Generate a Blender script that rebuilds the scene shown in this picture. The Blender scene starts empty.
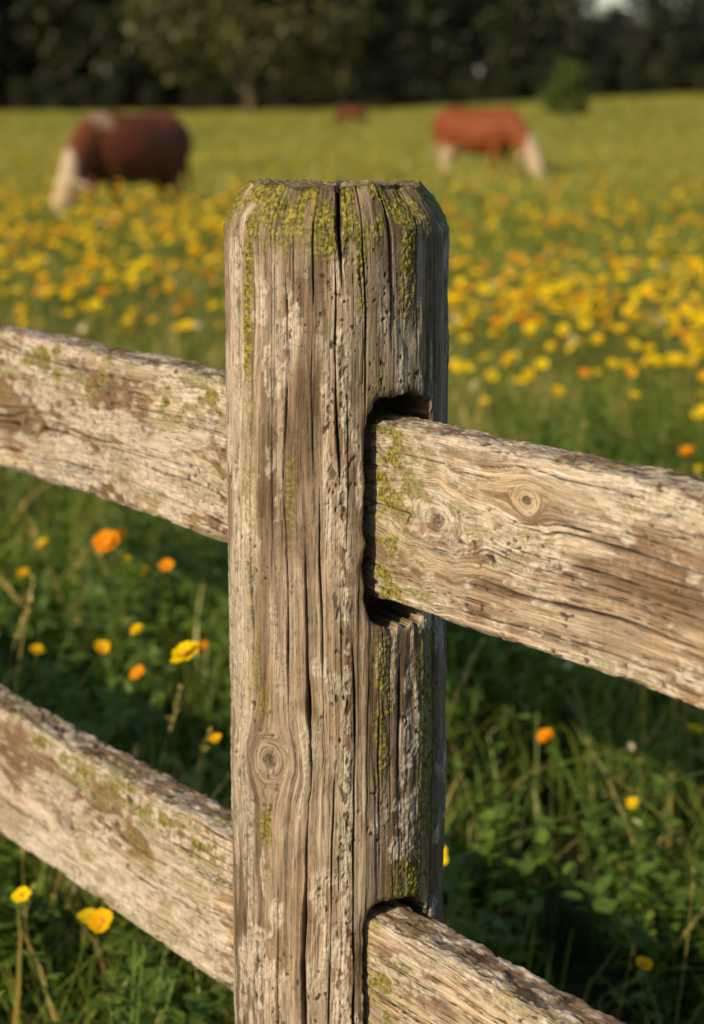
import bpy, math, time
import numpy as np
from math import radians, sin, cos, pi
from mathutils import Vector

scene = bpy.context.scene
HC = 1.30            # camera height

# ------------------------------------------------------------------ noise
def _h(ix, iy, seed):
    n = (ix*374761393 + iy*668265263 + seed*1274126177) & 0xffffffff
    n = ((n ^ (n >> 13))*1274126177) & 0xffffffff
    n = n ^ (n >> 16)
    return n*(1/4294967295.0)
def vn(x, y, seed=0):
    x = np.asarray(x, float); y = np.asarray(y, float)
    fx = np.floor(x); fy = np.floor(y)
    tx = x-fx; ty = y-fy
    tx = tx*tx*(3-2*tx); ty = ty*ty*(3-2*ty)
    ix = fx.astype(np.int64); iy = fy.astype(np.int64)
    a = _h(ix, iy, seed); b = _h(ix+1, iy, seed); c = _h(ix, iy+1, seed); d = _h(ix+1, iy+1, seed)
    a = a+(b-a)*tx; c = c+(d-c)*tx
    return a+(c-a)*ty
def fbm(x, y, seed=0, o=3):
    s = 0; a = 1; t = 0
    x = np.asarray(x, float); y = np.asarray(y, float)
    for i in range(o):
        ca, sa = cos(.6*i), sin(.6*i)
        s = s+a*vn((x*ca-y*sa)*2**i+i*13.7, (x*sa+y*ca)*2**i+i*7.1, seed+17*i); t += a; a *= .5
    return s/t
def sfbm(x, y, seed=0, o=3):
    s = 0; a = 1; t = 0
    for i in range(o):
        s = s+a*vn(np.asarray(x)*2**i, np.asarray(y)*2**i, seed+17*i); t += a; a *= .5
    return s/t
def ss(a, b, x):
    t = np.clip((x-a)/(b-a), 0, 1)
    return t*t*(3-2*t)

# ------------------------------------------------------------------ mesh helpers
def make_mesh(name, V, F, attrs=None, smooth=True):
    V = np.ascontiguousarray(V, dtype=np.float32).reshape(-1, 3)
    F = np.ascontiguousarray(F, dtype=np.int32)
    n, k = F.shape
    me = bpy.data.meshes.new(name)
    me.vertices.add(len(V)); me.vertices.foreach_set('co', V.ravel())
    me.loops.add(n*k); me.loops.foreach_set('vertex_index', F.ravel())
    me.polygons.add(n); me.polygons.foreach_set('loop_start', np.arange(0, n*k, k, dtype=np.int32))
    me.update(calc_edges=True)
    if smooth:
        me.polygons.foreach_set('use_smooth', np.ones(n, dtype=bool))
    for nm, arr in (attrs or {}).items():
        arr = np.asarray(arr, dtype=np.float32)
        if arr.ndim == 2:
            a = me.attributes.new(nm, 'FLOAT_VECTOR', 'POINT'); a.data.foreach_set('vector', arr.ravel())
        else:
            a = me.attributes.new(nm, 'FLOAT', 'POINT'); a.data.foreach_set('value', arr.ravel())
    me.update()
    return me
def grid_faces(R, C, closed):
    r = np.arange(R-1)[:, None]
    c = np.arange(C if closed else C-1)[None, :]
    c2 = (c+1) % C
    a = r*C+c; b = r*C+c2; d = (r+1)*C+c; e = (r+1)*C+c2
    return np.stack([a, b, e, d], -1).reshape(-1, 4)
def add_obj(name, me, mat=None, parent=None, link=True):
    ob = bpy.data.objects.new(name, me)
    if mat: me.materials.append(mat)
    if link: scene.collection.objects.link(ob)
    if parent: ob.parent = parent
    return ob

# ------------------------------------------------------------------ node helper
class NT:
    def __init__(s, name):
        s.m = bpy.data.materials.new(name); s.m.use_nodes = True
        s.t = s.m.node_tree; s.t.nodes.clear()
        s.out = s.t.nodes.new('ShaderNodeOutputMaterial')
    def n(s, typ, **kw):
        nd = s.t.nodes.new('ShaderNode'+typ)
        for k, v in kw.items(): setattr(nd, k, v)
        return nd
    def l(s, a, b): s.t.links.new(a, b)
    def put(s, sock, v):
        if isinstance(v, bpy.types.NodeSocket): s.l(v, sock)
        else: sock.default_value = v
    def attr(s, nm, vec=False):
        a = s.n('Attribute'); a.attribute_name = nm
        return a.outputs['Vector'] if vec else a.outputs['Fac']
    def vmul(s, v, k):
        m = s.n('VectorMath', operation='MULTIPLY'); s.l(v, m.inputs[0]); m.inputs[1].default_value = k
        return m.outputs[0]
    def noise(s, v, scale=1, detail=3, rough=.55, dist=0):
        m = s.n('TexNoise'); s.l(v, m.inputs['Vector'])
        m.inputs['Scale'].default_value = scale; m.inputs['Detail'].default_value = detail
        m.inputs['Roughness'].default_value = rough; m.inputs['Distortion'].default_value = dist
        return m.outputs['Fac']
    def ramp(s, f, stops):
        r = s.n('ValToRGB'); s.l(f, r.inputs[0]); e = r.color_ramp.elements
        while len(e) < len(stops): e.new(.5)
        for i, (p, c) in enumerate(stops):
            e[i].position = p; e[i].color = (c[0], c[1], c[2], 1) if not isinstance(c, (int, float)) else (c, c, c, 1)
        return r.outputs['Color']
    def mix(s, f, a, b, mode='MIX'):
        m = s.n('Mix', data_type='RGBA', blend_type=mode)
        s.put(m.inputs[0], f)
        for sock, v in ((m.inputs[6], a), (m.inputs[7], b)):
            if isinstance(v, tuple): sock.default_value = (v[0], v[1], v[2], 1)
            else: s.l(v, sock)
        return m.outputs[2]
    def math(s, op, a, b=0.0, clamp=False):
        m = s.n('Math', operation=op); m.use_clamp = clamp
        s.put(m.inputs[0], a); s.put(m.inputs[1], b)
        return m.outputs[0]

# ------------------------------------------------------------------ materials
def wood_mat(name, dark, mid, light, grey, greyamt=.5, lc=((.36, .32, .26), (.76, .70, .60)), bump=.0013):
    T = NT(name)
    gc = T.attr('gc', True)
    tc = T.n('TexCoord').outputs['Object']
    band = T.noise(T.vmul(gc, (150, 1.7, 1)), detail=4, rough=.68)
    fib = T.noise(T.vmul(gc, (1250, 14, 1)), detail=2, rough=.6)
    fib2 = T.noise(T.vmul(gc, (430, 34, 1)), detail=4, rough=.75)
    wide = T.noise(T.vmul(gc, (38, 2.4, 1)), detail=4, rough=.7)
    col = T.ramp(band, [(.32, dark), (.46, mid), (.64, light)])
    pt = T.noise(tc, scale=9, detail=5, rough=.72, dist=.6)
    col = T.mix(T.math('MULTIPLY', T.ramp(pt, [(.40, 0.0), (.56, 1.0)]), greyamt), col, grey)
    col = T.mix(1.0, col, T.ramp(wide, [(.35, (.48, .42, .34)), (.48, (.95, .92, .87)), (.64, (1.42, 1.40, 1.36))]), 'MULTIPLY')
    mot = T.noise(tc, scale=130, detail=3, rough=.7)
    st = T.attr('stain_shade')
    col = T.mix(T.math('MULTIPLY', st, T.ramp(mot, [(.3, .55), (.6, 1.0)]), True), col,
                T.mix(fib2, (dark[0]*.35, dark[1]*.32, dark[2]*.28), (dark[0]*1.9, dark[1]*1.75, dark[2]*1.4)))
    li = T.attr('lich')
    col = T.mix(T.math('MULTIPLY', li, T.ramp(mot, [(.36, .2), (.50, .95)]), True), col, T.mix(fib2, lc[0], lc[1]))
    col = T.mix(.75, col, T.ramp(fib, [(.32, .45), (.48, .95), (.70, 1.25)]), 'MULTIPLY')
    col = T.mix(.75, col, T.ramp(fib2, [(.37, .32), (.46, .95), (.72, 1.22)]), 'MULTIPLY')
    mo = T.attr('moss')
    mcol = T.ramp(T.noise(tc, scale=280, detail=3), [(.3, (.032, .038, .005)), (.48, (.13, .125, .014)), (.66, (.34, .29, .035))])
    col = T.mix(T.math('MULTIPLY', mo, T.ramp(mot, [(.30, .45), (.48, 1.0)]), True), col, mcol)
    col = T.mix(T.attr('crack'), col, (.014, .009, .005))
    b = T.n('BsdfPrincipled'); T.l(col, b.inputs['Base Color']); b.inputs['Roughness'].default_value = .66
    b.inputs['Specular IOR Level'].default_value = .4
    hgt = T.math('ADD', T.math('MULTIPLY', fib, .5), T.math('MULTIPLY', fib2, 1.0))
    hgt = T.math('ADD', hgt, T.math('MULTIPLY', mot, .8))
    bp = T.n('Bump'); bp.inputs['Strength'].default_value = 1.0; bp.inputs['Distance'].default_value = bump
    T.l(hgt, bp.inputs['Height']); T.l(bp.outputs[0], b.inputs['Normal'])
    T.l(b.outputs[0], T.out.inputs[0])
    return T.m
post_mat = wood_mat('weathered_post_wood', (.070, .046, .028), (.190, .136, .090), (.36, .285, .205), (.34, .30, .245), .65)
rail_mat = wood_mat('weathered_rail_wood', (.125, .078, .044), (.305, .215, .136), (.50, .395, .275), (.49, .44, .37), .65)

def leaf_mat(name, stops, rand=.5, trans=.35, straw=None):
    T = NT(name)
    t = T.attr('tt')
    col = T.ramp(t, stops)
    if straw:
        r = T.attr('rr')
        col = T.mix(T.ramp(r, [(.86, 0.0), (.96, 1.0)]), col, straw)
    oi = T.n('ObjectInfo').outputs['Random']
    col = T.mix(rand, col, T.ramp(oi, [(0, (.55, .62, .5)), (.5, (1, 1, 1)), (1, (1.5, 1.35, 1.0))]), 'MULTIPLY')
    d = T.n('BsdfPrincipled' if not trans else 'BsdfDiffuse')
    T.l(col, d.inputs[0])
    if trans:
        tr = T.n('BsdfTranslucent'); T.l(T.mix(1.0, col, (1.3, 1.4, .5), 'MULTIPLY'), tr.inputs['Color'])
        gl = T.n('BsdfGlossy'); gl.inputs['Roughness'].default_value = .45; gl.inputs['Color'].default_value = (.8, .8, .7, 1)
        m = T.n('MixShader'); m.inputs[0].default_value = trans
        T.l(d.outputs[0], m.inputs[1]); T.l(tr.outputs[0], m.inputs[2])
        m2 = T.n('MixShader'); m2.inputs[0].default_value = .05
        T.l(m.outputs[0], m2.inputs[1]); T.l(gl.outputs[0], m2.inputs[2]); T.l(m2.outputs[0], T.out.inputs[0])
    else:
        d.inputs['Roughness'].default_value = .6; T.l(d.outputs[0], T.out.inputs[0])
    return T.m
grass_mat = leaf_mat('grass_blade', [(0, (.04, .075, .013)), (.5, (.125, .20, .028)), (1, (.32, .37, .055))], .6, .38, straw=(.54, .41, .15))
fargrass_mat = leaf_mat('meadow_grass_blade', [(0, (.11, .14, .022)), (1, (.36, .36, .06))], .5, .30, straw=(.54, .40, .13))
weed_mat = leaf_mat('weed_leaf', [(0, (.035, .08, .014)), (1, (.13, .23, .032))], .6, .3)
stalk_mat = leaf_mat('dry_stalk', [(0, (.16, .19, .05)), (1, (.56, .44, .17))], .3, .25)
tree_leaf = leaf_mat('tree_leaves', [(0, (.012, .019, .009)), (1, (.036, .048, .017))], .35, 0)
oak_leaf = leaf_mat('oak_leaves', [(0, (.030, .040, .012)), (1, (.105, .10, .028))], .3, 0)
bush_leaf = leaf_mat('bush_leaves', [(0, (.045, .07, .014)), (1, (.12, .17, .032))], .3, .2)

def simple_mat(name, c, rough=.7, trans=0):
    T = NT(name)
    tc = T.n('TexCoord').outputs['Object']
    n = T.noise(tc, scale=60, detail=2)
    col = T.mix(n, tuple(x*.75 for x in c), tuple(min(1, x*1.2) for x in c))
    b = T.n('BsdfPrincipled' if not trans else 'BsdfDiffuse'); T.l(col, b.inputs[0])
    if trans:
        tr = T.n('BsdfTranslucent'); T.l(col, tr.inputs['Color'])
        m = T.n('MixShader'); m.inputs[0].default_value = trans
        T.l(b.outputs[0], m.inputs[1]); T.l(tr.outputs[0], m.inputs[2]); T.l(m.outputs[0], T.out.inputs[0])
    else: b.inputs['Roughness'].default_value = rough; T.l(b.outputs[0], T.out.inputs[0])
    return T.m
pet_y = simple_mat('petal_yellow', (.95, .66, .010), .5, .35)
pet_g = simple_mat('petal_golden', (.95, .52, .010), .5, .35)
pet_o = simple_mat('petal_orange', (.92, .34, .010), .5, .35)
pet_w = simple_mat('petal_cream', (.75, .68, .45), .5, .35)
cen_m = simple_mat('flower_centre', (.50, .25, .02))
stem_m = simple_mat('flower_stem', (.12, .18, .03))
bark_m = simple_mat('bark', (.06, .045, .03), .9)

def terr(x, y):
    return (ss(55, 185, y)*(.30+1.45*ss(-12, 34, x))+ss(215, 330, y)*3.5+.05*(fbm(np.asarray(x)*.12+40, np.asarray(y)*.12+40, 7, 2)-.5)*ss(4, 20, y))

# ------------------------------------------------------------------ cows
def tube(ctrl, lat=(0, 1, 0), sub=5, nseg=18):
    c = np.array(ctrl, float); n = len(c); out = []
    for i in range(n-1):
        p0 = c[max(i-1, 0)]; p1 = c[i]; p2 = c[i+1]; p3 = c[min(i+2, n-1)]
        for t in np.linspace(0, 1, sub, endpoint=False):
            out.append(.5*((2*p1)+(-p0+p2)*t+(2*p0-5*p1+4*p2-p3)*t*t+(-p0+3*p1-3*p2+p3)*t**3))
    out.append(c[-1]); c = np.array(out); c[:, 3:] = np.maximum(c[:, 3:], .004)
    T_ = np.gradient(c[:, :3], axis=0); T_ /= np.linalg.norm(T_, axis=1)[:, None]+1e-9
    lat = np.array(lat, float); L_ = lat-(T_@lat)[:, None]*T_; L_ /= np.linalg.norm(L_, axis=1)[:, None]; O_ = np.cross(T_, L_)
    a = np.linspace(0, 2*pi, nseg, endpoint=False)
    V = c[:, None, :3]+np.cos(a)[None, :, None]*L_[:, None]*c[:, 3, None, None]+np.sin(a)[None, :, None]*O_[:, None]*c[:, 4, None, None]
    m = len(c); F = [list(f) for f in grid_faces(m, nseg, True)]
    F.append(list(range(nseg))[::-1]); F.append([(m-1)*nseg+k for k in range(nseg)])
    return V.reshape(-1, 3), F
def cow(name, loc, heading, scale, turn=0., brown=(.20, .055, .018), whiteface=True, shoulder=0., hindwhite=False, stride=.06):
    hy = lambda x: turn*max(0, x-.5)
    pieces = [
        tube([(-.92, 0, 1.12, .07, .09), (-.88, 0, 1.10, .18, .20), (-.76, 0, 1.05, .28, .31), (-.55, 0, 1.01, .33, .36), (-.25, 0, .95, .36, .40), (.05, 0, .93, .375, .42), (.30, 0, .95, .34, .41), (.50, 0, .98, .28, .38), (.66, 0, 1.0, .21, .30), (.78, 0, .96, .12, .18)]),
        tube([(.40, 0, 1.10, .22, .29), (.66, hy(.66), 1.02, .18, .27), (.88, hy(.88), .84, .145, .225), (1.02, hy(1.02), .63, .125, .19), (1.10, hy(1.10), .50, .12, .16)]),
        tube([(1.02, hy(1.05), .64, .11, .11), (1.10, hy(1.12), .54, .15, .16), (1.18, hy(1.19), .40, .14, .165), (1.25, hy(1.27), .25, .105, .125), (1.30, hy(1.32), .13, .10, .10), (1.32, hy(1.34), .07, .075, .075)]),
    ]
    ex = 1.08; ey = hy(ex)
    for s in (-1, 1):
        pieces.append(tube([(ex, ey+s*.08, .57, .03, .03), (ex-.03, ey+s*.17, .57, .065, .024), (ex-.05, ey+s*.25, .53, .058, .02), (ex-.06, ey+s*.31, .49, .018, .012)], lat=(1, 0, 0)))
        st = stride*s
        pieces.append(tube([(-.62, s*.14, .98, .13, .24), (-.60, s*.17, .78, .12, .20), (-.56+st*.3, s*.17, .62, .085, .14), (-.68+st*.6, s*.17, .47, .055, .08), (-.72+st*.8, s*.17, .40, .046, .064), (-.70+st, s*.17, .24, .038, .043), (-.68+st, s*.17, .11, .045, .05), (-.66+st, s*.17, .0, .058, .068)]))
        pieces.append(tube([(.44, s*.15, .92, .11, .19), (.42, s*.16, .70, .09, .14), (.44-st*.4, s*.155, .54, .062, .08), (.46-st*.8, s*.15, .38, .053, .058), (.45-st, s*.15, .24, .038, .041), (.45-st, s*.15, .11, .043, .047), (.47-st, s*.15, .0, .055, .065)]))
    pieces.append(tube([(-.86, 0, 1.26, .03, .03), (-.95, 0, 1.12, .022, .022), (-.99, .02, .80, .018, .018), (-.98, .03, .58, .035, .035), (-.97, .03, .40, .012, .012)]))
    pieces.append(tube([(-.45, 0, .66, .12, .12), (-.42, 0, .56, .11, .10), (-.41, 0, .50, .06, .06)]))
    V = []; F = []; o = 0
    for v, f in pieces:
        V += [tuple(q) for q in v]; F += [[k+o for k in q] for q in f]; o += len(v)
    me = bpy.data.meshes.new(name+'_raw'); me.from_pydata(V, [], F); me.update()
    ob = bpy.data.objects.new(name+'_raw', me); scene.collection.objects.link(ob)
    md = ob.modifiers.new('r', 'REMESH'); md.mode = 'VOXEL'; md.voxel_size = .022
    sm = ob.modifiers.new('s', 'SMOOTH'); sm.iterations = 5; sm.factor = .5
    dg = bpy.context.evaluated_depsgraph_get(); ev = ob.evaluated_get(dg)
    fin = bpy.data.meshes.new_from_object(ev); bpy.data.objects.remove(ob)
    nv = len(fin.vertices); co = np.zeros(nv*3, np.float32); fin.vertices.foreach_get('co', co); co = co.reshape(-1, 3)
    x, y, z = co.T; nz = fbm(x*5+10, z*5+y*4, 31, 3)-.5
    w = np.zeros(nv)
    if whiteface: w = np.maximum(w, ss(1.02, 1.10, x+nz*.1))
    w = np.maximum(w, (1-ss(.14, .22, z+nz*.2))*.6)
    w = np.where((x > 1.0) & (z < .6), np.maximum(w, 1.0 if whiteface else 0), w)
    w = np.maximum(w, (1-ss(.55, .62, z+nz*.15))*(np.abs(x) < .35)*(z > .45)*.8)
    if shoulder: w = np.maximum(w, shoulder*ss(.17, .07, np.hypot((x-.55)*.9, (z-1.27)*1.1)+nz*.25))
    if hindwhite: w = np.maximum(w, (x < -.25)*(1-ss(.62, .80, z+nz*.3)))
    a = fin.attributes.new('white', 'FLOAT', 'POINT'); a.data.foreach_set('value', w.astype(np.float32))
    h = ((z < .06)).astype(np.float32); a = fin.attributes.new('hoof', 'FLOAT', 'POINT'); a.data.foreach_set('value', h)
    fin.polygons.foreach_set('use_smooth', np.ones(len(fin.polygons), bool)); fin.update()
    T = NT(name+'_coat'); tc = T.n('TexCoord').outputs['Object']
    nn = T.noise(tc, scale=5, detail=5, rough=.65); hair = T.noise(T.vmul(tc, (1, 1, .35)), scale=120, detail=3)
    c = T.mix(nn, tuple(q*.4 for q in brown), tuple(q*1.5 for q in brown))
    c = T.mix(T.attr('white'), c, (.46, .37, .27)); c = T.mix(.5, c, T.ramp(hair, [(.3, .7), (.7, 1.2)]), 'MULTIPLY'); c = T.mix(T.attr('hoof'), c, (.03, .025, .02))
    b = T.n('BsdfPrincipled'); T.l(c, b.inputs['Base Color']); b.inputs['Roughness'].default_value = .65
    b.inputs['Specular IOR Level'].default_value = .25
    T.l(b.outputs[0], T.out.inputs[0])
    fin.materials.clear()
    ob = add_obj(name, fin, T.m); ob.location = loc; ob.rotation_euler = (0, 0, heading); ob.scale = (scale,)*3
    em = simple_mat('cow_eye', (.01, .008, .006), .2)
    for s in (-1, 1):
        yy = hy(1.18)+s*.130
        v, f = tube([(1.15, yy, .43, .006, .006), (1.16, yy, .43, .021, .021), (1.17, yy, .43, .025, .025), (1.18, yy, .43, .021, .021), (1.19, yy, .43, .006, .006)], sub=2, nseg=10)
        m_ = bpy.data.meshes.new('eye'); m_.from_pydata([tuple(q) for q in v], [], f); add_obj('eye', m_, em, ob)
    return ob
cow('grazing_cow', (-2.28, 25, float(terr(-2.28, 25))), radians(180+52), .88, turn=0.15, brown=(.14, .040, .014), shoulder=.55, stride=.07)
cow('grazing_cow.001', (1.98, 38, float(terr(1.98, 38))), radians(-34), .87, turn=-.1, brown=(.19, .050, .013), hindwhite=True, stride=-.08)
cow('grazing_cow.002', (0.0, 100, float(terr(0.0, 100))), radians(150), .70, brown=(.09, .028, .012), whiteface=False, stride=.05)

# ------------------------------------------------------------------ fence
TH = radians(30.3)
U = np.array([sin(TH), -cos(TH), 0.]); Vv = np.array([cos(TH), sin(TH), 0.])
POST = np.array([-.0125, 1.98, 0.])
R0 = .0905
ZT = HC-.068

def knot_warp(a, l, knots):
    g = a.copy(); kn = np.zeros_like(a)
    for (a0, l0, R, el) in knots:
        da = a-a0; dl = (l-l0)/el
        r = np.sqrt(da*da+dl*dl)+1e-9
        wv = 1+.55*(fbm(a*70+3, l*40, 5, 3)-.5)+.14*da/r+.08*dl/r
        r = r*wv
        infl = np.exp(-(r/R/1.9)**2)
        g = g-da*infl*.92
        w = np.exp(-(r/(R*1.2))**6)
        g = g*(1-w)+(a0+r*1.1)*w
        kn = np.maximum(kn, .95*np.exp(-(r/(R*.42))**4)*(.45+.8*vn(a*500, l*400, 4)))
        for q, (f, wd, am) in enumerate(((.60, .05, .5), (.92, .09, .85), (1.25, .05, .4))):
            kn = np.maximum(kn, am*np.exp(-((r-R*f)/(R*wd))**2)*ss(.2, .65, vn(a*90, l*60, 6+q)))
        kn = np.maximum(kn, .9*np.exp(-((da-.35*dl)/(.0006))**2)*np.exp(-(r/(R*.8))**4))
    return g, np.clip(kn, 0, 1)

def build_post(name, detail, parent, pos, seed=3, hero=True):
    NC = 600 if detail else 120
    t = np.linspace(-1, 1, NC, endpoint=False)
    phi = pi*(.55*t+.45*t**3)
    if detail:
        zl = np.concatenate([np.linspace(-.06, .46, 90, endpoint=False), np.linspace(.46, ZT-.036, 680, endpoint=False)])
    else:
        zl = np.linspace(-.06, ZT-.036, 160, endpoint=False)
    nch, nd = (44, 40) if detail else (10, 10)
    tch = np.linspace(0, 1, nch, endpoint=False); td = np.linspace(0, 1, nd)
    rad = np.concatenate([np.full(len(zl), R0), R0-.0235*tch**1.15, (R0-.0235)*(1-td)*.999+.0002])
    zz = np.concatenate([zl, ZT-.036+.036*tch**.9, np.full(nd, ZT)])
    side = np.concatenate([np.ones(len(zl)+nch), np.zeros(nd)])
    chm = np.concatenate([np.zeros(len(zl)), ss(0, .25, tch), np.ones(nd)])
    P, Z = np.meshgrid(phi, zz); RAD = np.repeat(rad[:, None], NC, 1); SIDE = np.repeat(side[:, None], NC, 1)
    CH = np.repeat(chm[:, None], NC, 1)
    RAD = RAD*(1+.062*np.clip(Z-(HC-.39), -.5, .4))
    A = P*R0
    knots = [(R0*-.66, HC-.530, .0130, 1.15), (R0*2.2, .8, .012, 1.2), (R0*-2.0, .5, .014, 1.2)] if hero else [(0, .7, .013, 1.2)]
    wob = A+.007*(fbm(A*7+3, Z*2.2, seed, 3)-.5)*2+.0015*(fbm(A*30+3, Z*14, seed+40, 2)-.5)*2
    g, kn = knot_warp(wob, Z, knots)
    disp = .0034*(sfbm(A*12, Z*1.6, seed+1, 2)-.5)*2
    am = .2+1.1*ss(.4, .7, sfbm(A*18, Z*4, seed+9, 2))
    f1 = sfbm(g*130, Z*2.4, seed+2, 2); f3 = sfbm(g*520, Z*11, seed+4, 2)
    disp += (.0008*(f1-.5)*2)*am+.0005*(f3-.5)*2
    ero = ss(.57, .66, sfbm(g*40, Z*6, seed+5, 4))
    disp -= .0014*ero
    crack = np.zeros_like(A)
    Ar = phi*R0
    def add_crack(ac, z0, z1, w, d, sl=0., sd=0, tone=1., jag=.0032):
        ri = np.where((zz >= z0) & (zz <= z1))[0]; ci = np.where(np.abs(Ar-ac) < .024)[0]
        if len(ri) < 2 or len(ci) < 2: return
        sl_ = np.s_[ri[0]:ri[-1]+1, ci[0]:ci[-1]+1]
        z = zz[ri[0]:ri[-1]+1]
        zc = np.clip((z-z0)/(z1-z0), 0, 1)
        env = np.clip(np.minimum(zc, 1-zc)*6, 0, 1)**.7
        if z1 > ZT: env = np.clip(zc*4, 0, 1)**.7
        env = env*(.25+1.25*sfbm(z*22, z*0+sd, 77+sd, 2))
        c = ac+jag*(sfbm(z*9, z*0+sd*3.3, 50+sd, 5)-.5)*2+sl*(z-z0)
        ww = np.maximum(w*env, 1e-5)[:, None]
        pr = np.exp(-np.abs((g[sl_]-c[:, None])/ww)**2.4)*(env > .02)[:, None]
        disp[sl_] -= d*pr*env[:, None]
        crack[sl_] = np.maximum(crack[sl_], tone*np.clip(pr*1.25*np.clip(env*1.6, 0, 1)[:, None], 0, 1))
    def ax(px): return R0*math.asin(max(-.99, min(.99, (px-335)/111)))
    if hero:
        for i, (px, z0, z1, w, d, sl) in enumerate([
            (338, ZT-.078, ZT+.1, .0019, .014, 0), (334, ZT-.24, ZT-.04, .0009, .005, 0),
            (301, .30, HC-.34, .0014, .009, .004), (284, HC-.56, HC-.09, .0008, .005, 0), (318, HC-.55, HC-.30, .0006, .003, 0),
            (251, HC-.46, ZT-.02, .0006, .003, 0), (270, HC-.42, ZT+.1, .0006, .003, 0), (352, HC-.80, HC-.42, .0010, .006, 0),
            (360, HC-.30, ZT+.1, .0008, .004, 0), (385, HC-.2, ZT+.1, .0010, .007, 0), (412, HC-.22, ZT+.1, .0009, .005, 0),
            (430, HC-.85, HC-.1, .0008, .004, 0), (398, HC-.63, HC-.44, .0010, .006, 0), (378, HC-.64, HC-.45, .0006, .003, 0),
            (243, HC-.85, HC-.45, .0006, .003, 0), (312, ZT-.14, ZT+.1, .0006, .004, 0), (330, HC-.85, HC-.52, .0006, .003, 0),
            (276, HC-.85, HC-.62, .0008, .004, 0), (292, ZT-.10, ZT+.1, .0007, .004, 0), (236, ZT-.2, ZT+.1, .0007, .004, 0)]):
            add_crack(ax(px), z0, z1, w, d, sl, i)
    rc = np.random.default_rng(seed)
    for i in range(130 if detail else 12):
        z0 = rc.uniform(0, 1.15) if i % 4 == 0 else rc.uniform(.42, 1.2); ln = rc.uniform(.02, .20)
        add_crack(rc.uniform(-pi, pi)*R0 if i % 4 == 0 else rc.uniform(-1.5, 1.5)*R0, z0, z0+ln, rc.uniform(.00025, .00050), rc.uniform(.0006, .0020), rc.uniform(-.01, .01), 30+i, rc.uniform(.4, 1), .002)
    cc = ax(344)+.004*(sfbm(Z*8, Z*0, 91, 3)-.5)*2
    crust = np.exp(-((A-cc)/.0052)**2)*ss(.48, .56, fbm(A*210, Z*90, 92, 3))*(Z < ZT-.03)
    crust = np.maximum(crust, .8*ss(.57, .66, sfbm(g*120, Z*14, 93, 4))*(Z < ZT-.03)*ss(.40, .55, fbm(A*14, Z*6, 98, 2)))
    crust = np.maximum(crust, .7*ss(.52, .64, sfbm(g*60, Z*7, 99, 4))*ss(-.02, -.06, A))
    crust = np.maximum(crust, .9*ss(.57, .63, fbm(A*60, Z*36, 101, 5))*ss(.42, .52, fbm(A*10, Z*8, 102, 2))*(Z < ZT-.04))
    if not hero: crust *= .3
    disp += .0013*crust*vn(A*600, Z*400, 94)
    pit = ss(.74, .80, fbm(A*330, Z*200, 95, 2))*ss(.52, .62, fbm(A*30, Z*15, 96, 2))
    pit = np.maximum(pit, ss(.66, .73, fbm(A*230, Z*110, 97, 3))*np.exp(-((A-cc+.004)/.010)**2)*.9)
    disp -= .0013*pit; crack = np.maximum(crack, pit*.8)
    disp -= .0012*kn; crack = np.maximum(crack, kn*.82)
    crust = crust*(1-kn)
    rim = ss(ZT-.062, ZT-.022, Z+.028*(fbm(A*40, Z*22, 61, 3)-.5)*2)
    moss = rim*ss(.32, .50, fbm(A*90, Z*75, 62, 3))
    def streak(px, w, y0, y1, s, amt=1.):
        c = ax(px); e = ss(y0, y0+.03, Z)*(1-ss(y1-.02, y1, Z))
        return amt*np.clip(1.5*np.exp(-((A-c-.004*(vn(Z*18, Z*0, s)-.5))/w)**2), 0, 1)*e*ss(.30, .48, fbm(A*150, Z*45, s+1, 3))
    stain_shade = .7*ss(.50, .64, sfbm(g*22, Z*5, 64, 4))
    if hero:
        moss = np.maximum.reduce([moss, streak(407, .0085, ZT-.118, ZT, 70), streak(248, .0050, ZT-.17, ZT-.03, 71), streak(360, .0042, ZT-.11, ZT, 72),
                                  streak(290, .004, ZT-.30, ZT-.20, 77, .6), streak(384, .008, HC-.57, HC-.41, 73, .8), streak(425, .011, HC-.62, HC-.41, 74, .8), streak(380, .006, HC-.27, HC-.20, 79, .8),
                                  streak(266, .006, HC-.64, HC-.55, 75, .9), streak(262, .006, HC-.51, HC-.46, 80, .7), streak(410, .014, HC-.70, HC-.60, 76, 1.), streak(250, .009, HC-.50, HC-.20, 78, .4)])
        stain_shade = np.maximum(stain_shade, .85*np.exp(-((A-ax(412))/.030)**2)*ss(HC-.66, HC-.60, Z)*(1-ss(HC-.44, HC-.40, Z))*ss(.3, .55, fbm(A*40, Z*8, 66, 3)))
        stain_shade = np.maximum(stain_shade, .5*ss(ax(352), ax(375), A)*(1-ss(ax(436), ax(443), A))*ss(.40, .65, fbm(A*30, Z*5, 67, 3)))  # shade on the post's right side painted darker, edge strip left lighter
    stain_shade = np.maximum(stain_shade, .75*ss(ZT-.075, ZT-.02, Z)*ss(.3, .6, fbm(A*50, Z*15, 68, 3)))
    disp += .0018*moss*vn(A*700, Z*700, 63)*SIDE
    fac = np.cos(((P+.3) % (pi/4.5))-pi/9)
    RR = RAD+disp*SIDE
    RR = RR-CH*SIDE*(.0045*(fbm(A*45, Z*20, 65, 2)-.5)*2-.018*(1/np.maximum(fac, .8)-1))
    ZZ = Z+CH*(.0035*(fbm(np.sin(P)*3+5, np.cos(P)*3+5, 66, 2)-.5)*2+.0035*(fbm(A*70, A*0, 67, 2)-.5)*2*SIDE)
    top = (1-SIDE)
    X = RR*np.sin(P); Y = -RR*np.cos(P)
    rings = .0009*np.sin(RR*900+4*fbm(X*30, Y*30, 67, 2))+.0030*(fbm(X*120, Y*120, 68, 3)-.5)*2
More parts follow.
